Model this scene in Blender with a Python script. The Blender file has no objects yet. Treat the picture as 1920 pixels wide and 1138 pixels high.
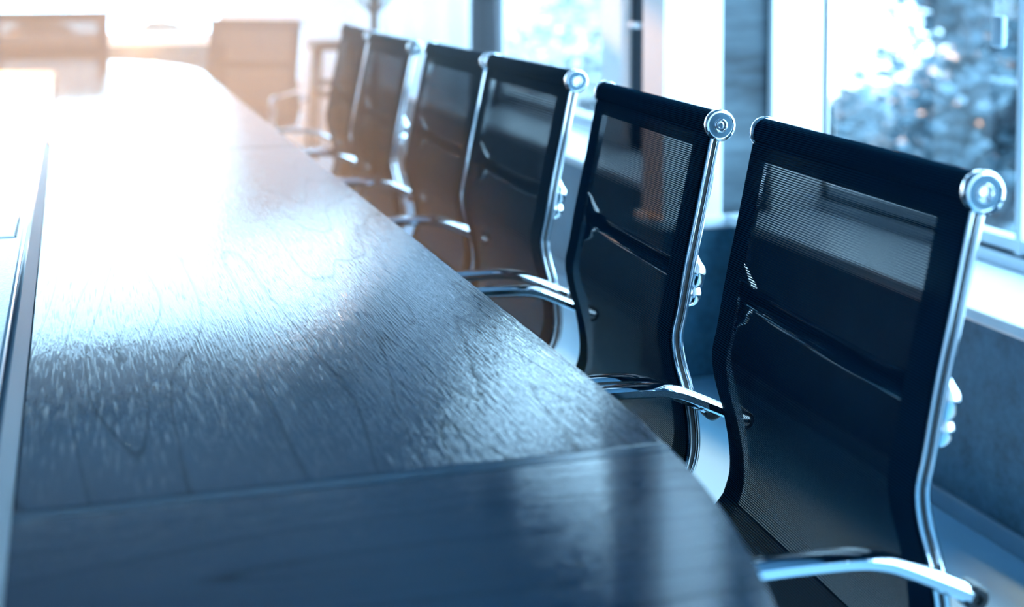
import bpy, bmesh, math, random
from mathutils import Vector, Matrix
random.seed(7)
PI = math.pi
R = math.radians
scene = bpy.context.scene
C = scene.collection

# ------------------------------------------------------------------ camera
cam_d = bpy.data.cameras.new('camera')
cam = bpy.data.objects.new('camera', cam_d)
C.objects.link(cam)
cam.location = (0, 0, 1.21)
cam.rotation_euler = (R(87), 0, R(-17.264))
cam_d.sensor_width = 36.0
cam_d.lens = 2667.0 / 1920 * 36
cam_d.shift_y = -0.2574
cam_d.clip_start = 0.02
cam_d.clip_end = 300
cam_d.dof.use_dof = True
cam_d.dof.focus_distance = 1.98
cam_d.dof.aperture_fstop = 2.8
scene.camera = cam

# ------------------------------------------------------------------ world, added warm sources, exposure
scene.view_settings.view_transform = 'Standard'
scene.view_settings.look = 'None'
scene.view_settings.gamma = 1.0
scene.view_settings.use_curve_mapping = False
scene.view_settings.exposure = 0.0
W = bpy.data.worlds.new('sky')
scene.world = W
W.use_nodes = True
bg = W.node_tree.nodes['Background']
bg.inputs['Color'].default_value = (0.46, 0.77, 1.0, 1)
bg.inputs['Strength'].default_value = 9.8

# added warm sun without a real source, aimed through the far window
sd = bpy.data.lights.new('added_veil_sun', 'SUN')
sd.energy = 18.5
sd.color = (1.0, 0.47, 0.17)
sd.angle = R(1.0)
sun = bpy.data.objects.new('added_veil_sun', sd)
sun.rotation_euler = Vector((0.090, -1.0, -0.282)).to_track_quat('-Z', 'Y').to_euler()
C.objects.link(sun)
# added warm point light, no lamp stands there; imitates the glare at the far end
gd = bpy.data.lights.new('added_glare_light', 'POINT')
gd.energy = 55.0
gd.color = (1.0, 0.50, 0.17)
gd.shadow_soft_size = 0.04
glare = bpy.data.objects.new('added_glare_light', gd)
glare.location = (0.46, 8.60, 0.715)
C.objects.link(glare)

def portal(name, loc, rot, sx, sy):
    d = bpy.data.lights.new(name, 'AREA')
    d.shape = 'RECTANGLE'
    d.size, d.size_y = sx, sy
    d.cycles.is_portal = True
    o = bpy.data.objects.new(name, d)
    o.location = loc
    o.rotation_euler = rot
    C.objects.link(o)
portal('daylight_side', (2.30, 0.95, 1.44), (0, R(90), 0), 1.95, 5.6)
portal('daylight_side_far', (2.30, 6.75, 1.44), (0, R(90), 0), 1.95, 5.4)
portal('daylight_far', (-0.4, 9.78, 1.82), (R(-90), 0, 0), 4.4, 2.2)

# ------------------------------------------------------------------ materials
def new_mat(name):
    m = bpy.data.materials.new(name)
    m.use_nodes = True
    nt = m.node_tree
    return m, nt, nt.nodes['Principled BSDF'], nt.nodes['Material Output']

def nd(nt, kind, **kw):
    n = nt.nodes.new(kind)
    for k, v in kw.items():
        if k in n.inputs.keys():
            n.inputs[k].default_value = v
        else:
            setattr(n, k, v)
    return n

def plain(name, col, rough=0.5, metal=0.0, spec=0.5, noise=None, bump=0.0, nscale=40):
    m, nt, p, out = new_mat(name)
    p.inputs['Base Color'].default_value = (*col, 1)
    p.inputs['Roughness'].default_value = rough
    p.inputs['Metallic'].default_value = metal
    p.inputs['Specular IOR Level'].default_value = spec
    if noise or bump:
        tc = nd(nt, 'ShaderNodeTexCoord')
        n = nd(nt, 'ShaderNodeTexNoise', Scale=nscale, Detail=6.0, Roughness=0.65)
        nt.links.new(tc.outputs['Object'], n.inputs['Vector'])
        if noise:
            r = nd(nt, 'ShaderNodeValToRGB')
            r.color_ramp.elements[0].position = 0.3
            r.color_ramp.elements[1].position = 0.7
            r.color_ramp.elements[0].color = (*[c * (1 - noise) for c in col], 1)
            r.color_ramp.elements[1].color = (*[min(1, c * (1 + noise)) for c in col], 1)
            nt.links.new(n.outputs['Fac'], r.inputs['Fac'])
            nt.links.new(r.outputs['Color'], p.inputs['Base Color'])
        if bump:
            b = nd(nt, 'ShaderNodeBump', Strength=bump, Distance=0.002)
            nt.links.new(n.outputs['Fac'], b.inputs['Height'])
            nt.links.new(b.outputs['Normal'], p.inputs['Normal'])
    return m

def wood(name, along_y=True, relief=0.32, base=(0.003, 0.022, 0.048)):
    """dark stained walnut: contour lines of a stretched noise field make the cathedral figure, fine pores on top"""
    m, nt, p, out = new_mat(name)
    L = nt.links.new
    tc = nd(nt, 'ShaderNodeTexCoord')
    def mapped(sx, sy):
        mp = nd(nt, 'ShaderNodeMapping')
        mp.inputs['Scale'].default_value = (sx, sy, 1) if along_y else (sy, sx, 1)
        L(tc.outputs['Object'], mp.inputs['Vector'])
        return mp.outputs['Vector']
    fig = nd(nt, 'ShaderNodeTexNoise', Scale=1.0, Detail=1.5, Roughness=0.4, Distortion=0.25)
    L(mapped(5.0, 0.62), fig.inputs['Vector'])
    mul = nd(nt, 'ShaderNodeMath', operation='MULTIPLY')
    mul.inputs[1].default_value = 13.0
    L(fig.outputs['Fac'], mul.inputs[0])
    fr = nd(nt, 'ShaderNodeMath', operation='FRACT')
    L(mul.outputs[0], fr.inputs[0])
    ring = nd(nt, 'ShaderNodeValToRGB')
    e = ring.color_ramp.elements
    e[0].position, e[0].color = 0.0, (1, 1, 1, 1)
    e[1].position, e[1].color = 1.0, (0.75, 0.75, 0.75, 1)
    a = e.new(0.06); a.color = (0.0, 0.0, 0.0, 1)
    a = e.new(0.16); a.color = (0.9, 0.9, 0.9, 1)
    L(fr.outputs[0], ring.inputs['Fac'])
    pore = nd(nt, 'ShaderNodeTexNoise', Scale=1.0, Detail=3.0, Roughness=0.6)
    L(mapped(420, 16), pore.inputs['Vector'])
    pr = nd(nt, 'ShaderNodeValToRGB')
    pr.color_ramp.elements[0].position = 0.40
    pr.color_ramp.elements[1].position = 0.62
    L(pore.outputs['Fac'], pr.inputs['Fac'])
    hsum = nd(nt, 'ShaderNodeMath', operation='MULTIPLY_ADD')
    hsum.inputs[1].default_value = 0.55
    L(ring.outputs['Color'], hsum.inputs[0])
    L(pr.outputs['Color'], hsum.inputs[2])
    b = nd(nt, 'ShaderNodeBump', Strength=relief, Distance=0.0003)
    L(hsum.outputs[0], b.inputs['Height'])
    L(b.outputs['Normal'], p.inputs['Normal'])
    mix = nd(nt, 'ShaderNodeMix', data_type='RGBA')
    mix.inputs['A'].default_value = (*[c * 0.45 for c in base], 1)
    mix.inputs['B'].default_value = (*base, 1)
    L(ring.outputs['Color'], mix.inputs['Factor'])
    L(mix.outputs['Result'], p.inputs['Base Color'])
    # the open grain lines and pores are duller than the polished wood between them
    rmix = nd(nt, 'ShaderNodeMath', operation='MULTIPLY')
    pv = nd(nt, 'ShaderNodeMapRange')
    pv.inputs['From Min'].default_value = 0.30
    pv.inputs['From Max'].default_value = 0.46
    L(pore.outputs['Fac'], pv.inputs['Value'])
    L(pv.outputs[0], rmix.inputs[0]); rmix.inputs[1].default_value = 1.0
    sp_ = nd(nt, 'ShaderNodeMapRange')
    sp_.inputs['To Min'].default_value = 0.20
    sp_.inputs['To Max'].default_value = 0.88
    L(ring.outputs['Color'], sp_.inputs['Value'])
    L(sp_.outputs[0], p.inputs['Specular IOR Level'])
    rr_ = nd(nt, 'ShaderNodeMapRange')
    rr_.inputs['To Min'].default_value = 0.22
    rr_.inputs['To Max'].default_value = 0.060
    L(rmix.outputs[0], rr_.inputs['Value'])
    L(rr_.outputs[0], p.inputs['Roughness'])
    return m

def mesh_fabric(name, open_amount, thread=(0.0060, 0.0260, 0.0500)):
    """woven net: UVs are in metres, dark threads with small see-through holes"""
    m, nt, p, out = new_mat(name)
    L = nt.links.new
    nt.nodes.remove(p)
    p = nd(nt, 'ShaderNodeBsdfDiffuse', Roughness=0.3)
    uv = nd(nt, 'ShaderNodeTexCoord')
    sep = nd(nt, 'ShaderNodeSeparateXYZ')
    L(uv.outputs['UV'], sep.inputs[0])
    def wave(sock, period, phase=None):
        a = nd(nt, 'ShaderNodeMath', operation='MULTIPLY_ADD')
        a.inputs[1].default_value = 2 * PI / period
        a.inputs[2].default_value = 0
        L(sock, a.inputs[0])
        if phase is not None:
            L(phase, a.inputs[2])
        s = nd(nt, 'ShaderNodeMath', operation='SINE')
        L(a.outputs[0], s.inputs[0])
        return s.outputs[0]
    rows = wave(sep.outputs['Y'], 0.0030)
    # every second row is shifted by half a thread
    par = nd(nt, 'ShaderNodeMath', operation='MULTIPLY')
    par.inputs[1].default_value = 1 / 0.0030
    L(sep.outputs['Y'], par.inputs[0])
    fl = nd(nt, 'ShaderNodeMath', operation='FLOOR'); L(par.outputs[0], fl.inputs[0])
    ph = nd(nt, 'ShaderNodeMath', operation='MULTIPLY'); ph.inputs[1].default_value = PI
    L(fl.outputs[0], ph.inputs[0])
    cols = wave(sep.outputs['X'], 0.0034, ph.outputs[0])
    mx = nd(nt, 'ShaderNodeMath', operation='MULTIPLY_ADD')
    mx.inputs[1].default_value = 0.55
    L(cols, mx.inputs[0]); L(rows, mx.inputs[2])
    hole = nd(nt, 'ShaderNodeMapRange')
    hole.inputs['From Min'].default_value = 0.35
    hole.inputs['From Max'].default_value = 1.25
    hole.inputs['To Min'].default_value = 0.0
    hole.inputs['To Max'].default_value = open_amount
    L(mx.outputs[0], hole.inputs['Value'])
    tc_ = nd(nt, 'ShaderNodeMapRange')
    tc_.inputs['From Min'].default_value = 0.9
    tc_.inputs['From Max'].default_value = -0.7
    L(mx.outputs[0], tc_.inputs['Value'])
    cm = nd(nt, 'ShaderNodeMix', data_type='RGBA')
    cm.inputs['A'].default_value = (*[c * 0.15 for c in thread], 1)
    cm.inputs['B'].default_value = (*[c * 1.5 for c in thread], 1)
    L(tc_.outputs[0], cm.inputs['Factor'])
    L(cm.outputs['Result'], p.inputs['Color'])
    b = nd(nt, 'ShaderNodeBump', Strength=0.6, Distance=0.0006)
    b.invert = True
    L(mx.outputs[0], b.inputs['Height'])
    L(b.outputs['Normal'], p.inputs['Normal'])
    tr = nd(nt, 'ShaderNodeBsdfTransparent')
    ms = nd(nt, 'ShaderNodeMixShader')
    L(hole.outputs[0], ms.inputs[0])
    L(p.outputs[0], ms.inputs[1]); L(tr.outputs[0], ms.inputs[2])
    L(ms.outputs[0], out.inputs['Surface'])
    return m

def glass_mat():
    m, nt, p, out = new_mat('window_glass')
    L = nt.links.new
    tr = nd(nt, 'ShaderNodeBsdfTransparent')
    tr.inputs['Color'].default_value = (0.95, 0.98, 1, 1)
    gl = nd(nt, 'ShaderNodeBsdfGlossy', Roughness=0.02)
    ms = nd(nt, 'ShaderNodeMixShader'); ms.inputs[0].default_value = 0.05
    L(tr.outputs[0], ms.inputs[1]); L(gl.outputs[0], ms.inputs[2])
    L(ms.outputs[0], out.inputs['Surface'])
    nt.nodes.remove(p)
    return m

def cloth_mat(name, col, trans):
    m, nt, p, out = new_mat(name)
    L = nt.links.new
    d = nd(nt, 'ShaderNodeBsdfDiffuse'); d.inputs['Color'].default_value = (*col, 1)
    t = nd(nt, 'ShaderNodeBsdfTranslucent'); t.inputs['Color'].default_value = (*col, 1)
    ms = nd(nt, 'ShaderNodeMixShader'); ms.inputs[0].default_value = trans
    L(d.outputs[0], ms.inputs[1]); L(t.outputs[0], ms.inputs[2])
    L(ms.outputs[0], out.inputs['Surface'])
    nt.nodes.remove(p)
    return m

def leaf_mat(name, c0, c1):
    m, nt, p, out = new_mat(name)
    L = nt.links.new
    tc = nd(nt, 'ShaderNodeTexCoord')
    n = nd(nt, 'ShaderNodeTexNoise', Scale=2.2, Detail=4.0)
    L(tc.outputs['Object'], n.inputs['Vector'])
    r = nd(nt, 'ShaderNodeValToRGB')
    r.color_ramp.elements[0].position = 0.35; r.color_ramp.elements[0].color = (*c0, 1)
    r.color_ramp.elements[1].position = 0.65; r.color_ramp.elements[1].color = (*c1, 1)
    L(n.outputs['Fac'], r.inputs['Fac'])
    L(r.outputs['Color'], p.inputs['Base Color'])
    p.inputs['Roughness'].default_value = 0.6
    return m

def granite_mat():
    m, nt, p, out = new_mat('granite')
    L = nt.links.new
    tc = nd(nt, 'ShaderNodeTexCoord')
    n1 = nd(nt, 'ShaderNodeTexNoise', Scale=55.0, Detail=8.0, Roughness=0.75)
    n2 = nd(nt, 'ShaderNodeTexNoise', Scale=7.0, Detail=4.0, Roughness=0.6)
    for n in (n1, n2): L(tc.outputs['Object'], n.inputs['Vector'])
    ad = nd(nt, 'ShaderNodeMath', operation='MULTIPLY_ADD'); ad.inputs[1].default_value = 0.6
    L(n1.outputs['Fac'], ad.inputs[0])
    h = nd(nt, 'ShaderNodeMath', operation='MULTIPLY'); h.inputs[1].default_value = 0.4
    L(n2.outputs['Fac'], h.inputs[0]); L(h.outputs[0], ad.inputs[2])
    r = nd(nt, 'ShaderNodeValToRGB')
    r.color_ramp.elements[0].position = 0.36; r.color_ramp.elements[0].color = (0.014, 0.068, 0.115, 1)
    r.color_ramp.elements[1].position = 0.66; r.color_ramp.elements[1].color = (0.060, 0.20, 0.31, 1)
    L(ad.outputs[0], r.inputs['Fac'])
    L(r.outputs['Color'], p.inputs['Base Color'])
    p.inputs['Roughness'].default_value = 0.35
    return m

M = {}
M['wood'] = wood('dark_walnut', True)
M['wood_cross'] = wood('dark_walnut_cross', False, 0.12)
M['inlay'] = plain('inlay_strip', (0.018, 0.050, 0.080), 0.12, noise=0.2, nscale=60)
M['console'] = plain('console_leather', (0.10, 0.16, 0.21), 0.17, spec=0.7, noise=0.15, bump=0.05, nscale=220)
M['edge'] = plain('console_edge', (0.05, 0.075, 0.10), 0.28, noise=0.08, nscale=30)
M['flap'] = plain('brushed_flap', (0.80, 0.86, 0.90), 0.28, metal=1.0, noise=0.05, nscale=120)
M['black'] = plain('black_plastic', (0.010, 0.013, 0.017), 0.4, noise=0.2, nscale=90)
M['chrome'] = plain('chrome', (0.88, 0.91, 0.94), 0.05, metal=1.0, noise=0.03, nscale=12)
M['chrome_dull'] = plain('dull_chrome', (0.42, 0.50, 0.58), 0.22, metal=1.0, noise=0.04, nscale=30)
M['cap_grey'] = plain('brushed_cap_face', (0.06, 0.12, 0.17), 0.35, metal=0.8, noise=0.1, nscale=60)
M['net'] = mesh_fabric('black_net_fabric', 0.36)
M['net_dense'] = mesh_fabric('doubled_net_fabric', 0.06, (0.0100, 0.0400, 0.0720))
M['granite'] = granite_mat()
M['sill'] = plain('white_stone_sill', (0.74, 0.83, 0.90), 0.3, noise=0.05, nscale=15)
M['floor'] = plain('pale_floor', (0.27, 0.56, 0.75), 0.28, noise=0.04, nscale=6)
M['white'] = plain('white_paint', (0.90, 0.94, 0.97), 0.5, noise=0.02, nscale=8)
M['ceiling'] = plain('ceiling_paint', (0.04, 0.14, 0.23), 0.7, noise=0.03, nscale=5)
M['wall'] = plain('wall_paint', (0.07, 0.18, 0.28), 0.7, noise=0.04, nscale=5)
M['skirting'] = plain('skirting_paint', (0.14, 0.30, 0.42), 0.35, noise=0.05, nscale=10)
M['frame'] = plain('white_window_frame', (0.70, 0.80, 0.88), 0.35, noise=0.03, nscale=10)
M['dark_frame'] = plain('dark_window_frame', (0.020, 0.040, 0.060), 0.7, spec=0.1, noise=0.1, nscale=10)
M['glass'] = glass_mat()
M['curtain'] = cloth_mat('sheer_curtain', (0.82, 0.87, 0.92), 0.55)
M['drape'] = cloth_mat('grey_drape', (0.16, 0.17, 0.20), 0.25)
M['dark_wood'] = plain('brown_wood', (0.05, 0.028, 0.018), 0.35, noise=0.3, nscale=18)
M['bark'] = plain('bark', (0.035, 0.055, 0.075), 0.9, noise=0.4, nscale=9)
M['leaf'] = leaf_mat('tree_leaves', (0.03, 0.075, 0.11), (0.125, 0.20, 0.25))
M['leaf_hazed'] = leaf_mat('hazed_leaves', (0.34, 0.40, 0.44), (0.62, 0.68, 0.72))  # distance haze and overexposure put into the leaf colour
M['bush'] = leaf_mat('shrub_leaves', (0.015, 0.022, 0.02), (0.06, 0.07, 0.06))
M['ground'] = plain('pale_ground', (0.72, 0.77, 0.80), 0.9, noise=0.08, nscale=0.4)
M['toggle'] = plain('frosted_plastic', (0.45, 0.60, 0.70), 0.4, noise=0.03, nscale=30)

def slate():
    m, nt, p, out = new_mat('slate_panel')
    L = nt.links.new
    tc = nd(nt, 'ShaderNodeTexCoord')
    mp = nd(nt, 'ShaderNodeMapping'); mp.inputs['Scale'].default_value = (3, 3, 16)
    L(tc.outputs['Object'], mp.inputs['Vector'])
    n = nd(nt, 'ShaderNodeTexNoise', Scale=1.0, Detail=5.0, Roughness=0.6)
    L(mp.outputs['Vector'], n.inputs['Vector'])
    r = nd(nt, 'ShaderNodeValToRGB')
    r.color_ramp.elements[0].position = 0.3; r.color_ramp.elements[0].color = (0.012, 0.028, 0.042, 1)
    r.color_ramp.elements[1].position = 0.7; r.color_ramp.elements[1].color = (0.085, 0.135, 0.170, 1)
    L(n.outputs['Fac'], r.inputs['Fac'])
    L(r.outputs['Color'], p.inputs['Base Color'])
    p.inputs['Roughness'].default_value = 0.6
    return m
M['slate'] = slate()

# ------------------------------------------------------------------ mesh helpers
def finish(bm, sharp=35):
    bmesh.ops.recalc_face_normals(bm, faces=bm.faces)
    for f in bm.faces: f.smooth = len(f.verts) <= 4 and f.calc_area() < 0.03
    for e in bm.edges:
        if len(e.link_faces) == 2:
            e.smooth = e.calc_face_angle(0) < R(sharp)
        else:
            e.smooth = False

def obj(name, bm, mat, parent=None, sharp=35, recalc=True):
    if recalc: finish(bm, sharp)
    me = bpy.data.meshes.new(name)
    bm.to_mesh(me); bm.free()
    me.materials.append(M[mat] if isinstance(mat, str) else mat)
    o = bpy.data.objects.new(name, me)
    C.objects.link(o)
    if parent: o.parent = parent
    return o

def tag(o, label, cat, group=None):
    o['label'] = label; o['category'] = cat
    if group: o['group'] = group
    return o

def thing(name, label, cat, loc=(0, 0, 0), rz=0.0, group=None):
    o = bpy.data.objects.new(name, None)
    o.empty_display_size = 0.1
    o.location = loc; o.rotation_euler = (0, 0, rz)
    C.objects.link(o)
    return tag(o, label, cat, group)

def box(bm, x0, x1, y0, y1, z0, z1, bev=0.0):
    r = bmesh.ops.create_cube(bm, size=1.0)
    vs = r['verts']
    for v in vs:
        v.co = Vector((x0 + (v.co.x + .5) * (x1 - x0), y0 + (v.co.y + .5) * (y1 - y0), z0 + (v.co.z + .5) * (z1 - z0)))
    if bev > 0:
        es = list({e for v in vs for e in v.link_edges})
        bmesh.ops.bevel(bm, geom=es, offset=bev, segments=2, affect='EDGES', profile=0.5)
    return bm

def boxes(*bs, bev=0.0):
    bm = bmesh.new()
    for b in bs: box(bm, *b, bev=bev)
    return bm

def struct(name, bm, mat, parent=None, **kw):
    o = obj(name, bm, mat, parent, **kw)
    if not parent: o['kind'] = 'structure'
    return o

def prism(bm, pts, z0, z1, bev=0.0, top_only=True):
    vb = [bm.verts.new((x, y, z0)) for x, y in pts]
    vt = [bm.verts.new((x, y, z1)) for x, y in pts]
    n = len(pts)
    bm.faces.new(vb[::-1])
    top = bm.faces.new(vt)
    for i in range(n):
        bm.faces.new((vb[i], vb[(i + 1) % n], vt[(i + 1) % n], vt[i]))
    bm.verts.index_update()
    if bev > 0:
        bmesh.ops.bevel(bm, geom=list(top.edges), offset=bev, segments=3, affect='EDGES', profile=0.5)
    return bm

def lathe(bm, prof, axis, center, seg=32):
    """prof: list of (radius, height along axis); axis 'x','y','z'"""
    rings = []
    for r_, h_ in prof:
        ring = []
        if r_ < 1e-6:
            ring = [bm.verts.new(place(0, 0, h_, axis, center))]
        else:
            for k in range(seg):
                a = 2 * PI * k / seg
                ring.append(bm.verts.new(place(r_ * math.cos(a), r_ * math.sin(a), h_, axis, center)))
        rings.append(ring)
    for a, b in zip(rings, rings[1:]):
        if len(a) == 1 and len(b) == 1: continue
        for k in range(seg):
            k2 = (k + 1) % seg
            if len(a) == 1: bm.faces.new((a[0], b[k], b[k2]))
            elif len(b) == 1: bm.faces.new((a[k], a[k2], b[0]))
            else: bm.faces.new((a[k], a[k2], b[k2], b[k]))
    return bm

def place(u, v, h, axis, c):
    if axis == 'z': return (c[0] + u, c[1] + v, c[2] + h)
    if axis == 'y': return (c[0] + u, c[1] + h, c[2] + v)
    return (c[0] + h, c[1] + u, c[2] + v)

def smooth_path(pts, n=8):
    """Catmull-Rom through points (tuples of any length)"""
    P = [Vector(p) for p in pts]
    out = []
    for i in range(len(P) - 1):
        p0 = P[max(i - 1, 0)]; p1 = P[i]; p2 = P[i + 1]; p3 = P[min(i + 2, len(P) - 1)]
        for k in range(n):
            t = k / n
            out.append(0.5 * ((2 * p1) + (p2 - p0) * t + (2 * p0 - 5 * p1 + 4 * p2 - p3) * t * t + (3 * p1 - p0 - 3 * p2 + p3) * t ** 3))
    out.append(P[-1])
    return out

def sweep_xz(bm, path, prof, y0):
    """sweep a closed profile (u across the path in the xz plane, v along y) along a path of (x,z)"""
    rings = []
    n = len(path)
    for i, p in enumerate(path):
        a = path[max(i - 1, 0)]; b = path[min(i + 1, n - 1)]
        t = Vector((b[0] - a[0], b[1] - a[1])).normalized()
        nx, nz = -t[1], t[0]
        rings.append([bm.verts.new((p[0] + nx * u, y0 + v, p[1] + nz * u)) for u, v in prof])
    m = len(prof)
    for r0, r1 in zip(rings, rings[1:]):
        for k in range(m):
            bm.faces.new((r0[k], r0[(k + 1) % m], r1[(k + 1) % m], r1[k]))
    bm.faces.new(rings[0][::-1]); bm.faces.new(rings[-1])
    return bm

def tube(bm, pts, rad, seg=10):
    P = [Vector(p) for p in pts]
    rad = rad if isinstance(rad, (list, tuple)) else [rad] * len(P)
    rings = []
    up = None
    for i, p in enumerate(P):
        t = (P[min(i + 1, len(P) - 1)] - P[max(i - 1, 0)]).normalized()
        if up is None:
            up = t.orthogonal().normalized()
        up = (up - t * up.dot(t)).normalized()
        s = t.cross(up)
        rings.append([bm.verts.new(p + up * (rad[i] * math.cos(2 * PI * k / seg)) + s * (rad[i] * math.sin(2 * PI * k / seg))) for k in range(seg)])
    for r0, r1 in zip(rings, rings[1:]):
        for k in range(seg):
            bm.faces.new((r0[k], r0[(k + 1) % seg], r1[(k + 1) % seg], r1[k]))
    bm.faces.new(rings[0][::-1]); bm.faces.new(rings[-1])
    return bm

# ------------------------------------------------------------------ room shell
XW = 1.845          # inner face of the granite dado
XG = 2.17           # window plane
YF = 9.6            # far wall
XL, YB, ZC = -3.0, -2.0, 3.10
ZO = 2.62           # window head
struct('floor', boxes((XL, XG + .2, YB, YF + .25, -0.12, 0)), 'floor')
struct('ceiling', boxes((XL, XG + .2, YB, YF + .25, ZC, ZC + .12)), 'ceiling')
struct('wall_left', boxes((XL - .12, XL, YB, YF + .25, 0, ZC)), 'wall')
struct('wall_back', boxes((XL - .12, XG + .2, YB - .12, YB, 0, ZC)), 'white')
# right side: granite dado, stone sill, lintel
struct('wall_right', boxes((XW, XG + .2, YB, YF + .25, 0, 0.452)), 'granite')
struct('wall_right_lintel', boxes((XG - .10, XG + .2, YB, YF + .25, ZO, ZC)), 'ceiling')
struct('trim_1', boxes((XW - .022, XG + .02, YB, 3.77, 0.452, 0.482), bev=.006), 'sill')
struct('trim_2', boxes((XW - .022, XG + .02, 4.0, YF, 0.452, 0.482), bev=.006), 'sill')
struct('baseboard_right', boxes((XW - .014, XW, YB, 3.77, 0, 0.045), bev=.003), 'skirting')
struct('baseboard_right_far', boxes((XW - .014, XW, 4.0, YF, 0, 0.045), bev=.003), 'skirting')
# projecting pier
struct('wall_pier', boxes((1.63, XW, 3.77, 3.93, 0, 0.445)), 'granite')
struct('trim_3', boxes((1.612, XG, 3.75, 3.948, 0.445, 0.476), bev=.005), 'sill')
struct('wall_pier_upper', boxes((1.63, 1.815, 3.77, 3.93, 0.476, ZC), (1.978, XG - .004, 3.77, 3.93, 0.476, ZC),
                                (1.815, 1.978, 3.86, 3.93, 0.476, ZC)), 'white')
struct('trim_4', boxes((1.815, 1.978, 3.80, 3.86, 0.476, ZC)), 'slate')

def window(name, y0, y1, z0, z1, mull, x=XG, mat='frame'):
    """side window in the plane x: fixed frame, sash rails, mullions, one pane"""
    root = bpy.data.objects.new(name, None); C.objects.link(root)
    root['kind'] = 'structure'
    w = .05
    b = [(x - .03, x + .05, y0, y1, z0, z0 + .030), (x - .03, x + .05, y0, y1, z1 - w, z1),
         (x - .03, x - .006, y0, y0 + w, z0, z1), (x - .03, x - .006, y1 - w, y1, z0, z1)]
    obj('window_frame', boxes(*b, bev=.004), mat, root)
    b = [(x - .012, x + .03, y0 + .01, y1 - .01, z0 + .040, z0 + .072)]
    for my, mw in mull:
        b.append((x - .016, x + .03, my - mw / 2, my + mw / 2, z0 + .034, z1 - .02))
    obj('sash', boxes(*b, bev=.004), mat, root)
    obj('gap_shade', boxes((x + .0, x + .025, y0 + .01, y1 - .01, z0 + .028, z0 + .044)), 'dark_frame', root)  # dark strip painting the shade in the gap under the sash
    obj('pane', boxes((x + .008, x + .014, y0 + .02, y1 - .06, z0 + .05, z1 - .02)), 'glass', root)
    return root
window('window_1', YB + .1, 3.82, 0.482, ZO, [(0.9, .03), (2.86, .026)])
window('window_2', 5.545, 7.10, 0.482, ZO, [])
struct('trim_5', boxes((XG - .06, XG + .02, 5.31, 5.545, 0.482, ZO), bev=.006), 'white')
t6 = struct('trim_6', boxes((XG - .03, XG + .10, 5.15, 5.29, 0.482, ZO), bev=.006), 'dark_frame')
obj('latch', boxes((XG - .065, XG - .028, 5.165, 5.23, 0.965, 0.985), bev=.006), 'frame', t6)
window('window_3', 3.94, 5.15, 0.482, ZO, [])
window('window_4', 7.10, YF, 0.482, ZO, [(8.6, .05)])

# far wall: dado, sill, big opening left, solid part with a high light above it
struct('wall_far', boxes((XL, 0.99, YF, YF + .2, 0, 0.69)), 'granite')
struct('trim_7', boxes((XL, 0.99, YF - .04, YF + .2, 0.69, 0.735), bev=.006), 'sill')
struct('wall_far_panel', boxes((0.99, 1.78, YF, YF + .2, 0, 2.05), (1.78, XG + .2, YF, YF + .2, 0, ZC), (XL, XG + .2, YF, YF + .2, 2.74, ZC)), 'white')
fw = bpy.data.objects.new('window_5', None); C.objects.link(fw); fw['kind'] = 'structure'
obj('window_frame', boxes((XL, 0.99, YF + .05, YF + .12, 0.735, 0.765), (XL, 1.78, YF + .05, YF + .12, 2.86, 2.90),
                          (0.95, 0.99, YF + .05, YF + .12, 0.735, 2.90), (-2.02, -1.98, YF + .05, YF + .12, .735, 2.90),
                          (0.99, 1.78, YF + .05, YF + .12, 2.05, 2.08), bev=.004), 'frame', fw)
obj('pane', boxes((XL, 0.97, YF + .08, YF + .086, 0.75, 2.88), (0.99, 1.76, YF + .08, YF + .086, 2.06, 2.88)), 'glass', fw)

# ------------------------------------------------------------------ curtains
def curtain(name, label, x, y0, y1, z0, z1, amp, folds, mat):
    bm = bmesh.new()
    n = folds * 10
    cols = []
    for i in range(n + 1):
        t = i / n
        d = amp * math.sin(2 * PI * folds * t) + amp * .35 * math.sin(2 * PI * folds * 2.3 * t + 1)
        cols.append([bm.verts.new((x + d * (1 - .25 * k / 4), y0 + (y1 - y0) * t + .006 * math.sin(9 * t + k), z0 + (z1 - z0) * k / 4)) for k in range(5)])
    for a, b in zip(cols, cols[1:]):
        for k in range(4): bm.faces.new((a[k], b[k], b[k + 1], a[k + 1]))
    bmesh.ops.solidify(bm, geom=bm.faces[:], thickness=.002)
    o = obj(name, bm, mat, sharp=80)
    return tag(o, label, 'curtain')
curtain('curtain', 'grey brown pleated curtain at the edge of the far side window', 2.06, 6.92, 7.34, 0.485, 2.60, .022, 5, 'drape')
curtain('curtain', 'white sheer curtain in the far right corner of the room', 2.04, 7.38, 9.50, 0.485, 2.60, .030, 11, 'curtain')

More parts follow.
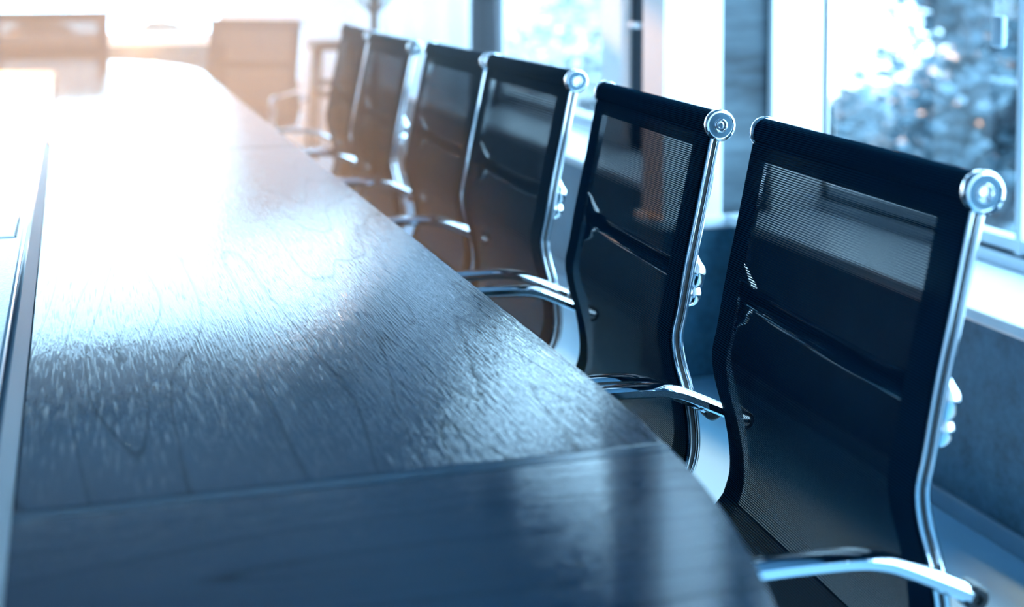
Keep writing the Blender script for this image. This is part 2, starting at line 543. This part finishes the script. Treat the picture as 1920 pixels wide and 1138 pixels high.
# ------------------------------------------------------------------ conference table
TC = -0.35; TW = 0.91; YN0, YF0, TB, TE = 1.48, 6.30, 1.17, 2.35
def half_w(y):
    if y < YN0: d = (YN0 - y) / TB
    elif y > YF0: d = (y - YF0) / TB
    else: return TW
    return TW * max(0.0, 1 - min(1, d) ** TE) ** (1 / TE)
ZT = 0.74
table = thing('conference_table', 'long dark walnut conference table with rounded ends and a raised centre strip', 'table', (TC, 3.9, 0))
TO = Vector((TC, 3.9))
def tl(x, y): return (x - TO.x, y - TO.y)
def edge_pts(ya, yb, side, n=24):
    """outline points from ya to yb, denser where the end rounds off"""
    out = []
    for i in range(n + 1):
        t = i / n
        y = ya + (yb - ya) * t
        out.append((side * half_w(y), y - TO.y))
    return out
XI = 0.295          # half width of the centre strip
YS, YE = 1.262, 6.52
for side in (1, -1):
    for ya, yb in ((YS + .010, 3.692), (3.694, YE - .010)):
        pts = [(side * XI, ya - TO.y)] + edge_pts(ya, yb, side, 30) + [(side * XI, yb - TO.y)]
        obj('top_panel', prism(bmesh.new(), pts, ZT - .045, ZT, .003), 'wood', table)
    for yc in (YS, YE):
        pts = [(side * XI, yc - .010 - TO.y)] + edge_pts(yc - .010, yc + .010, side, 3) + [(side * XI, yc + .010 - TO.y)]
        obj('inlay_strip', prism(bmesh.new(), pts, ZT - .045, ZT - .0002), 'inlay', table)
def end_panel(yc, sgn):
    # cross-grained end piece, full width
    apex = (YN0 - TB) if sgn < 0 else (YF0 + TB)
    ye = yc + sgn * .010
    pr = []
    n = 60
    for i in range(n + 1):
        a = (i / n) * PI / 2
        y = ye + (apex - ye) * math.sin(a)
        pr.append((half_w(y), y - TO.y))
    pts = pr + [(-x, y) for x, y in pr[::-1][1:]]
    return prism(bmesh.new(), pts, ZT - .045, ZT, .003)
obj('end_panel', end_panel(YS, -1), 'wood_cross', table)
obj('end_panel', end_panel(YE, 1), 'wood_cross', table)
# raised centre strip: two modules
def console(y0, y1, h, inset):
    bm = bmesh.new()
    w0, w1 = XI - .003, XI - .003 - inset
    pts = [(-w0, y0), (w0, y0), (w0, y1), (-w0, y1)]
    pts = [(x, y - TO.y) for x, y in pts]
    prism(bm, pts, ZT - .045, ZT + h)
    for v in bm.verts:
        if v.co.z > ZT:
            v.co.x *= w1 / w0
    es = [e for e in bm.edges if all(v.co.z > ZT for v in e.verts)]
    bmesh.ops.bevel(bm, geom=es, offset=.008, segments=4, affect='EDGES', profile=.5)
    return bm
con = obj('centre_strip', console(0.66, 3.85, .030, .016), 'console', table)
for sd_ in (1, -1):
    # sloped band along the side of the strip
    sec = [(XI - .006, ZT - .02), (XI + .0005, ZT - .02), (XI + .0005, ZT + .002), (XI - .0135, ZT + .0275), (XI - .022, ZT + .0275)]
    bm = bmesh.new()
    r0 = [bm.verts.new((sd_ * x, 0.662 - TO.y, z)) for x, z in sec]
    r1 = [bm.verts.new((sd_ * x, 3.849 - TO.y, z)) for x, z in sec]
    for k in range(len(sec)): bm.faces.new((r0[k], r0[(k + 1) % 5], r1[(k + 1) % 5], r1[k]))
    bm.faces.new(r0); bm.faces.new(r1)
    obj('edge_band', bm, 'edge', con, sharp=20)
con2 = obj('centre_strip', console(3.86, YE - .012, .010, .004), 'console', table)
# cable flaps in the strip
for cy_ in (2.60, 5.2):
    for c, hz in ((con if cy_ < 3.8 else con2, ZT + (.030 if cy_ < 3.8 else .010)),):
        fl = obj('cable_flap', boxes((-.255, .258, cy_ - .175 - TO.y, cy_ + .175 - TO.y, hz - .01, hz + .0022), bev=.001), 'flap', c)
        r_ = .0035
        bm = boxes((.258, .258 + r_, cy_ - .175 - TO.y, cy_ + .179 - TO.y, hz - .01, hz + .0012),
                   (-.2585, -.255, cy_ - .175 - TO.y, cy_ + .179 - TO.y, hz - .01, hz + .0012),
                   (-.255, .258, cy_ + .175 - TO.y, cy_ + .178 - TO.y, hz - .01, hz + .0012))
        obj('flap_rim', bm, 'black', c)
# underframe
obj('apron', boxes((-.62, -.58, 1.3 - TO.y, 6.5 - TO.y, .60, ZT - .045), (.58 - .2, .62 - .2, 1.3 - TO.y, 6.5 - TO.y, .60, ZT - .045), bev=.003), 'wood', table)
for yy in (1.35, 3.9, 6.3):
    obj('pedestal', boxes((-.36, .36, yy - .05 - TO.y, yy + .05 - TO.y, 0.02, ZT - .045), (-.42, .42, yy - .10 - TO.y, yy + .10 - TO.y, 0, .03), bev=.004), 'wood', table)

# ------------------------------------------------------------------ conference chair
CAPX, CAPZ = 0.25, 0.985
HW = 0.27
back_pts = [(0, 0), (-.0075, -.025), (-.025, -.11), (-.044, -.20), (-.0555, -.265), (-.0625, -.300), (-.0585, -.335), (-.046, -.380), (-.0375, -.425),
            (-.036, -.468), (-.046, -.503)]
seat_pts = [(-.046, -.503), (-.070, -.529), (-.108, -.542), (-.20, -.549), (-.31, -.545), (-.40, -.540), (-.452, -.545), (-.482, -.565), (-.492, -.592)]
BP = [(CAPX + x, CAPZ + z) for x, z in back_pts]
SP = [(CAPX + x, CAPZ + z) for x, z in seat_pts]
bpath = smooth_path(BP, 6); spath = smooth_path(SP, 6)
rail_path = smooth_path(BP + SP[1:], 6)[1:]

def sling(path, y0, y1, off, ny=10, thick=.0014):
    """fabric sheet between the rails; off moves it towards the sitter; UVs in metres"""
    bm = bmesh.new()
    uvl = bm.loops.layers.uv.new('UVMap')
    n = len(path); d = 0; grid = []
    for i, p in enumerate(path):
        a = path[max(i - 1, 0)]; b = path[min(i + 1, n - 1)]
        t = Vector((b[0] - a[0], b[1] - a[1])).normalized()
        nx, nz = t[1], -t[0]                       # towards the sitter
        if i: d += (Vector(p) - Vector(path[i - 1])).length
        grid.append([(bm.verts.new((p[0] + nx * off, y0 + (y1 - y0) * j / ny, p[1] + nz * off)), (y0 + (y1 - y0) * j / ny, d)) for j in range(ny + 1)])
    for r0, r1 in zip(grid, grid[1:]):
        for j in range(ny):
            q = (r0[j], r0[j + 1], r1[j + 1], r1[j])
            f = bm.faces.new([v for v, _ in q])
            for lp, (_, u) in zip(f.loops, q): lp[uvl].uv = u
    for f in bm.faces: f.smooth = True
    return bm

def make_chair():
    t = thing('conference_chair', 'x', 'chair')
    g = 'black net conference chairs around the table'
    t['group'] = g
    YI = HW - .0045
    FO = .0108
    # the net, one layer, and its doubled hems
    o = obj('backrest', sling(bpath[3:], -YI, YI, FO), 'net', t, recalc=False)
    top = [p for p in bpath[3:] if p[1] > CAPZ - .047]
    obj('top_hem', sling(top, -YI, YI, FO + .0012), 'net_dense', o, recalc=False)
    for s in (1, -1):
        obj('side_hem', sling(bpath[3:], s * YI, s * (YI - .050), FO + .0020, ny=3), 'net_dense', o, recalc=False)
    st = obj('seat', sling(spath, -YI, YI, FO), 'net_dense', t, recalc=False)
    for s in (1, -1):
        obj('side_hem', sling(spath, s * YI, s * (YI - .050), FO + .0020, ny=3), 'net_dense', st, recalc=False)
    # head roll with UVs for the weave
    bm = bmesh.new()
    uvl = bm.loops.layers.uv.new('UVMap')
    rr = .0192; seg = 28; ny = 6; rows = []
    for j in range(ny + 1):
        y = -HW + .012 + (2 * HW - .024) * j / ny
        rows.append([bm.verts.new((CAPX + rr * math.cos(2 * PI * k / seg), y, CAPZ + rr * math.sin(2 * PI * k / seg))) for k in range(seg)])
    for j in range(ny):
        for k in range(seg):
            k2 = (k + 1) % seg
            f = bm.faces.new((rows[j][k], rows[j][k2], rows[j + 1][k2], rows[j + 1][k]))
            f.smooth = True
            for lp, (jj, kk) in zip(f.loops, ((j, k), (j, k + 1), (j + 1, k + 1), (j + 1, k))):
                lp[uvl].uv = (rows[jj][0].co.y, rr * 2 * PI * kk / seg)
    obj('head_roll', bm, 'net_dense', t, recalc=False)
    for s in (1, -1):
        y = s * (HW - .013)
        pr = [(0, 0), (.0215, 0), (.0228, .002), (.0228, .010), (.0215, .0125), (.0192, .0130), (.0180, .0118), (.0172, .0105), (.0108, .0105), (.0100, .0125), (.0088, .0130),
              (.0080, .0118), (.0072, .0088), (.0034, .0088), (.0028, .0066), (0, .0066)]
        c = obj('end_cap', lathe(bmesh.new(), [(a, s * b) for a, b in pr], 'y', (CAPX, y, CAPZ), 40), 'chrome', t, sharp=50)
        obj('cap_face', lathe(bmesh.new(), [(.0100, s * .0104), (.0178, s * .0104), (.0178, s * .0109), (.0100, s * .0109)], 'y', (CAPX, y, CAPZ), 40), 'cap_grey', c)
        obj('cap_screw', lathe(bmesh.new(), [(.0026, s * .005), (.0042, s * .0092), (.0062, s * .0088), (.0070, s * .0088), (.0070, s * .0078)], 'y', (CAPX, y, CAPZ), 12), 'chrome_dull', c)
        # grooved side rail
        prof = [(-.0096, 0), (-.0096, .0085), (-.0092, .0112), (-.0078, .0130), (-.0058, .0137), (-.0038, .0130), (-.0026, .0112), (-.0022, .0085), (.0022, .0085), (.0026, .0112), (.0038, .0130), (.0058, .0137), (.0078, .0130), (.0092, .0112), (.0096, .0085), (.0096, 0)]
        prof = [(u, s * v) for u, v in prof]
        rl = obj('side_rail', sweep_xz(bmesh.new(), rail_path[2:], prof, s * (HW - .0175)), 'chrome', t, sharp=50)
        strip = [(-.0021, .0082), (.0021, .0082), (.0021, .0100), (-.0021, .0100)]
        obj('groove_strip', sweep_xz(bmesh.new(), rail_path[2:], [(u, s * v) for u, v in strip], s * (HW - .0175)), 'black', rl)
        # flat loop armrest
        ap = [(-.438, -.515), (-.440, -.46), (-.432, -.405), (-.405, -.366), (-.365, -.3555), (-.30, -.353), (-.22, -.351), (-.155, -.352), (-.125, -.3565), (-.098, -.366), (-.028, -.398)]
        ap = smooth_path([(CAPX + x, CAPZ + z) for x, z in ap], 5)
        w, h = .0170, .0075
        arm_prof = [(-h, -w + .004), (-h + .003, -w), (h - .0035, -w), (h, -w + .006), (h + .0012, 0), (h, w - .006), (h - .0035, w), (-h + .003, w), (-h, w - .004)]
        am = obj('armrest', sweep_xz(bmesh.new(), ap, arm_prof, s * (HW + .0160)), 'chrome', t, sharp=40)
        bx, bz = CAPX - .021, CAPZ - .402
        obj('arm_bolt', lathe(bmesh.new(), [(0, -.012), (.0125, -.012), (.0135, -.008), (.0135, .012), (.0110, .0140), (.0055, .0140), (.0045, .0110), (0, .0110)] if s > 0 else
                              [(0, .012), (.0125, .012), (.0135, .008), (.0135, -.012), (.0110, -.0145), (.0055, -.0145), (.0045, -.0110), (0, -.0110)], 'y', (bx, s * (HW + .0170), bz), 20), 'black', am)
        # bracket from the bolt to the rail
        bm = bmesh.new()
        tube(bm, [(bx, s * (HW + .010), bz), (bx - .012, s * (HW + .001), bz + .004), (bx - .030, s * (HW - .010), bz + .012)], [.010, .009, .008], 12)
        obj('arm_bracket', bm, 'chrome', am)
    # cast cross brace behind the net, with rounded lobes on the rails
    bm = bmesh.new()
    zc, xc = CAPZ - .222, CAPX - .030
    sec = []
    N = 40
    for i in range(N + 1):
        u = -1 + 2 * i / N
        y = u * (HW - .020)
        k = abs(u)
        lobe = min(1, max(0, (k - .84) / .12))
        lobe = lobe * lobe * (3 - 2 * lobe)
        hh = .020 - .003 * lobe
        dd = .006 + .002 * lobe
        xo = xc + .002
        zo = zc - .006 * (1 - k * k)
        ring = []
        for j in range(16):
            a = 2 * PI * j / 16
            w = 1.0 + .25 * lobe * math.cos(2 * a + .6)
            ring.append(bm.verts.new((xo + dd * w * math.cos(a) - .20 * hh * math.sin(a), y, zo + hh * math.sin(a))))
        sec.append(ring)
    for a, b in zip(sec, sec[1:]):
        for j in range(16): bm.faces.new((a[j], a[(j + 1) % 16], b[(j + 1) % 16], b[j]))
    bm.faces.new(sec[0][::-1]); bm.faces.new(sec[-1])
    br = obj('back_brace', bm, 'chrome', t, sharp=60)
    for s in (1, -1):
        # rounded casting where the brace meets the rail
        y = s * (HW - .017)
        kp = [(-.008, .046, .0025), (-.003, .037, .0040), (-.001, .024, .0080), (.0010, .012, .0125), (.0000, .001, .0115), (-.0030, -.010, .0085), (-.0030, -.022, .0105), (-.007, -.031, .0085), (-.014, -.038, .0035), (-.017, -.050, .0025)]
        kk = smooth_path(kp, 5)
        obj('brace_knob', tube(bmesh.new(), [(xc + q[0], y, zc + q[1]) for q in kk], [max(.002, q[2]) for q in kk], 20), 'chrome', br, sharp=80)
    # under the seat: brace, tilt housing, gas column, five-star base on casters
    obj('seat_brace', boxes((-.05, .05, -HW + .02, HW - .02, .395, .428), bev=.008), 'chrome', t)
    obj('tilt_housing', boxes((-.10, .09, -.06, .06, .345, .397), bev=.012), 'black', t)
    obj('gas_column', lathe(bmesh.new(), [(0, .10), (.027, .10), (.027, .24), (.016, .242), (.016, .346), (0, .346)], 'z', (0, 0, 0), 20), 'chrome', t)
    hub = obj('base_hub', lathe(bmesh.new(), [(0, .075), (.045, .075), (.045, .115), (.030, .135), (0, .135)], 'z', (0, 0, 0), 24), 'chrome', t)
    for k in range(5):
        a = 2 * PI * k / 5 + .3
        ca, sa = math.cos(a), math.sin(a)
        bm = bmesh.new()
        tube(bm, [(ca * r_, sa * r_, z) for r_, z in ((.03, .105), (.12, .104), (.22, .094), (.285, .080))], [.019, .017, .014, .011], 10)
        lg = obj('leg', bm, 'chrome', t)
        bm = bmesh.new()
        c0 = Matrix.Rotation(a + 1.1, 4, 'Z')
        for off in (-.014, .014):
            b2 = bmesh.new()
            lathe(b2, [(0, -.008), (.022, -.008), (.026, -.004), (.026, .004), (.022, .008), (0, .008)], 'y', (0, off, .0262), 18)
            b2.transform(Matrix.Translation((ca * .285, sa * .285, 0)) @ c0)
            me = bpy.data.meshes.new('tmp'); b2.to_mesh(me); b2.free(); bm.from_mesh(me); bpy.data.meshes.remove(me)
        tube(bm, [(ca * .285, sa * .285, .03), (ca * .285, sa * .285, .076)], .009, 10)
        obj('caster', bm, 'black', lg)
    return t

BASE_PARTS = ('gas_column', 'base_hub', 'leg')
def copy_chair(src):
    c = src.copy(); C.objects.link(c)
    for ch in list(src.children):
        p = ch.copy(); C.objects.link(p); p.parent = c
        for g in ch.children:
            q = g.copy(); C.objects.link(q); q.parent = p
    return c
def put_chair(t, capx, capy, rot_deg, capz, label):
    """cap axis centre in the room; rotation about z; height of the gas lift from capz"""
    a = R(rot_deg)
    t.rotation_euler = (0, 0, a)
    t.location = (capx - CAPX * math.cos(a), capy - CAPX * math.sin(a), 0)
    t['label'] = label
    for ch in t.children:
        if ch.name.split('.')[0] not in BASE_PARTS:
            ch.location.z = capz - CAPZ
proto = make_chair()
spots = [
    (0.892, 1.484, -3.2, 0.981, 'nearest black net chair on the right, its whole backrest in front of the window ledge'),
    (0.898, 2.106, -3.2, 0.982, 'second nearest black net chair, in sharp focus before the white pier'),
    (0.908, 2.782, 0.4, 0.992, 'third black net chair from the camera along the right table edge'),
    (0.920, 3.405, 0.5, 0.987, 'fourth black net chair along the right table edge, partly behind the third'),
    (0.895, 4.036, 0.3, 0.985, 'fifth brownish net chair along the right table edge with a bright rail'),
    (0.912, 4.653, -2.3, 0.986, 'sixth and farthest net chair of the row along the right table edge'),
    (0.960, 7.725, 57.8, 0.900, 'blurred net chair at the far right corner of the table, turned to the camera'),
    (-0.100, 7.640, 90.0, 0.953, 'blurred net chair at the head of the table, cut by the left of the picture'),
]
chairs = [proto] + [copy_chair(proto) for _ in spots[1:]]
for c, s in zip(chairs, spots): put_chair(c, *s)
chairs[-1].scale = (1.0, 1.08, 1.0)

# ------------------------------------------------------------------ small furniture in the far corner
st = thing('bar_stool', 'dark wooden bar stool with a flat seat near the far right corner', 'stool', (1.53, 8.55, 0))
obj('seat', boxes((-.15, .17, -.16, .16, .70, .755), bev=.012), 'dark_wood', st)
for sx in (-1, 1):
    for sy in (-1, 1):
        bm = bmesh.new()
        tube(bm, [(sx * .15, sy * .14, 0), (sx * .105, sy * .10, .71)], [.016, .018], 10)
        obj('leg', bm, 'dark_wood', st)
for z, f in ((.50, .10), (.43, .13)):
    bm = bmesh.new()
    q = .15 - .045 * z / .71
    w = .14 - .04 * z / .71
    tube(bm, [(-q, -w, z), (q, -w, z)], .010, 8); tube(bm, [(-q, w, z), (q, w, z)], .010, 8)
    tube(bm, [(-q, -w, z + .03), (-q, w, z + .03)], .010, 8); tube(bm, [(q, -w, z + .03), (q, w, z + .03)], .010, 8)
    obj('foot_rail', bm, 'dark_wood', st)
cs = thing('coat_stand', 'slim dark coat stand rising behind the row of chairs in the far corner', 'coat stand', (1.64, 7.90, 0))
bm = bmesh.new(); tube(bm, [(0, 0, .02), (0, 0, 1.72)], .026, 14); obj('pole', bm, 'dark_wood', cs)
for k in range(4):
    a = PI / 2 * k + .1
    bm = bmesh.new()
    tube(bm, smooth_path([(0, 0, .30), (.14 * math.cos(a), .14 * math.sin(a), .16), (.18 * math.cos(a), .18 * math.sin(a), .014)], 5), .014, 8)
    obj('foot', bm, 'dark_wood', cs)
    bm = bmesh.new()
    tube(bm, smooth_path([(0, 0, .93), (.05 * math.cos(a), .05 * math.sin(a), .985), (.12 * math.cos(a), .12 * math.sin(a), 1.07), (.13 * math.cos(a), .13 * math.sin(a), 1.13)], 5), .013, 8)
    obj('hook', bm, 'dark_wood', cs)
    bm = bmesh.new()
    tube(bm, smooth_path([(0, 0, 1.58), (.08 * math.cos(a), .08 * math.sin(a), 1.62), (.13 * math.cos(a), .13 * math.sin(a), 1.72)], 5), .011, 8)
    obj('hook', bm, 'dark_wood', cs)

# blind cord with its toggle in front of the nearest window
bc = thing('blind_cord', 'blind cord loop with a pale toggle hanging before the nearest window', 'blind cord', (2.05, 2.803, 1.02))
bm = bmesh.new()
tube(bm, [(0, -.017, .07), (0, -.017, ZO - 1.02)], .0022, 6); tube(bm, [(0, .017, .07), (0, .017, ZO - 1.02)], .0022, 6)
obj('cord', bm, 'toggle', bc)
bm = boxes((-.009, .009, -.022, .022, 0, .075), bev=.008)
obj('toggle', bm, 'toggle', bc)

# ------------------------------------------------------------------ outside
struct('ground', boxes((-60, 90, -60, 120, -6.2, -6.0)), 'ground')
struct('terrace', boxes((-6, 3.5, YF + .26, 13.2, -.25, -.02)), 'ground')

def leaves(bm, blobs, count, size):
    tot = sum(b[3] ** 2 for b in blobs)
    for bx, by, bz, br in blobs:
        for _ in range(int(count * br * br / tot)):
            u = random.uniform(-1, 1); a = random.uniform(0, 2 * PI); r_ = br * random.random() ** .4
            s = math.sqrt(1 - u * u)
            c = Vector((bx + r_ * s * math.cos(a), by + r_ * s * math.sin(a), bz + r_ * u))
            e = Matrix.Rotation(random.uniform(0, 6.28), 3, 'Z') @ Matrix.Rotation(random.uniform(-1.2, 1.2), 3, 'X')
            l = size * random.uniform(.6, 1.3)
            q = [Vector((-l * .5, 0, 0)), Vector((0, -l * .32, l * .06)), Vector((l * .5, 0, 0)), Vector((0, l * .32, l * .06))]
            bm.faces.new([bm.verts.new(c + e @ p) for p in q])
    return bm

def tree(name, label, x, y, top, spread, mat, n, size, seed, group):
    random.seed(seed)
    t = thing(name, label, 'tree', (x, y, -6.0), 0, group)
    h = top + 6.0
    bm = bmesh.new()
    tube(bm, smooth_path([(0, 0, 0), (.1, .05, h * .3), (-.06, .1, h * .6), (.05, 0, h * .92)], 4), [.22 - .015 * i for i in range(13)], 10)
    bl = []
    for k in range(44):
        a = random.uniform(0, 6.28); f = random.random()
        z = h * (.40 + .58 * f)
        r_ = spread * (1.0 - .55 * max(0, f - .45)) * random.random() ** .5
        p = (r_ * math.cos(a), r_ * math.sin(a), z)
        bl.append((*p, random.uniform(.30, .48) * spread))
        if k % 2 == 0: tube(bm, [(0, 0, max(.5, z - .9)), (p[0] * .5, p[1] * .5, z - .35), p], [.06, .045, .02], 6)
    obj('trunk', bm, 'bark', t)
    obj('foliage', leaves(bmesh.new(), bl, n, size), mat, t, recalc=False)
    return t
gt = 'trees outside the side windows'
tree('leafy_tree', 'leafy tree filling the right half of the nearest window', 6.95, 9.55, 3.6, 0.85, 'leaf', 15000, .16, 3, gt)
tree('leafy_tree', 'lower leafy tree at the left of the nearest window', 7.9, 13.6, -0.4, 1.3, 'leaf', 12000, .16, 11, gt)
tree('leafy_tree', 'distant leafy tree filling the gaps behind the tree in the nearest window', 12.6, 16.0, 2.6, 2.3, 'leaf', 24000, .20, 31, gt)
tree('hazed_tree', 'distant tree with haze painted into its leaves, at the right of the far side window', 6.9, 18.2, 1.0, 1.1, 'leaf_hazed', 8000, .18, 5, gt)
tree('hazed_tree', 'distant tree with haze painted into its leaves, at the left of the far side window', 7.6, 24.4, 0.6, 1.6, 'leaf_hazed', 8000, .20, 6, gt)

def shrub(x, y, r_, h, seed, label):
    random.seed(seed)
    t = thing('rounded_shrub', label, 'shrub', (x, y, -.02), 0, 'clipped shrubs on the terrace')
    bm = bmesh.new()
    bmesh.ops.create_icosphere(bm, subdivisions=4, radius=1.0)
    for v in bm.verts:
        f = 1 + .03 * math.sin(13 * v.co.x + seed) * math.sin(11 * v.co.y) + random.uniform(-.015, .015)
        v.co = Vector((v.co.x * r_ * f, v.co.y * r_ * .8 * f, h * .5 + v.co.z * h * .5 * f))
    obj('foliage', bm, 'bush', t, sharp=80)
    bm = bmesh.new()
    for k in range(5):
        tube(bm, [(.03 * k - .06, .02 * (k % 2), 0), (.10 * k - .2, .05 * (k % 2), h * .5)], .012, 6)
    obj('stem', bm, 'bark', t)
shrub(0.62, 10.6, .36, .83, 1, 'rounded shrub outside the far window between the two far chairs')
shrub(-.20, 10.7, .38, .84, 2, 'rounded shrub outside the far window behind the head chair')
shrub(-1.0, 10.6, .36, .82, 3, 'rounded shrub outside the far window at the left picture edge')

# ------------------------------------------------------------------ added haze volume that imitates the warm glare veil over the far chairs
def haze():
    m = bpy.data.materials.new('added_glare_haze')
    m.use_nodes = True
    nt = m.node_tree
    nt.nodes.remove(nt.nodes['Principled BSDF'])
    v = nd(nt, 'ShaderNodeVolumeScatter', Density=0.068, Anisotropy=0.32)
    v.inputs['Color'].default_value = (1, 1, 1, 1)
    nt.links.new(v.outputs[0], nt.nodes['Material Output'].inputs['Volume'])
    M['haze'] = m
    o = obj('haze', boxes((XL + .02, 1.0, 2.4, 6.9, .01, ZC - .02)), 'haze', sharp=35)
    o['kind'] = 'stuff'
    tag(o, 'thin added haze imitating a warm glare veil before the far chairs', 'haze')
haze()
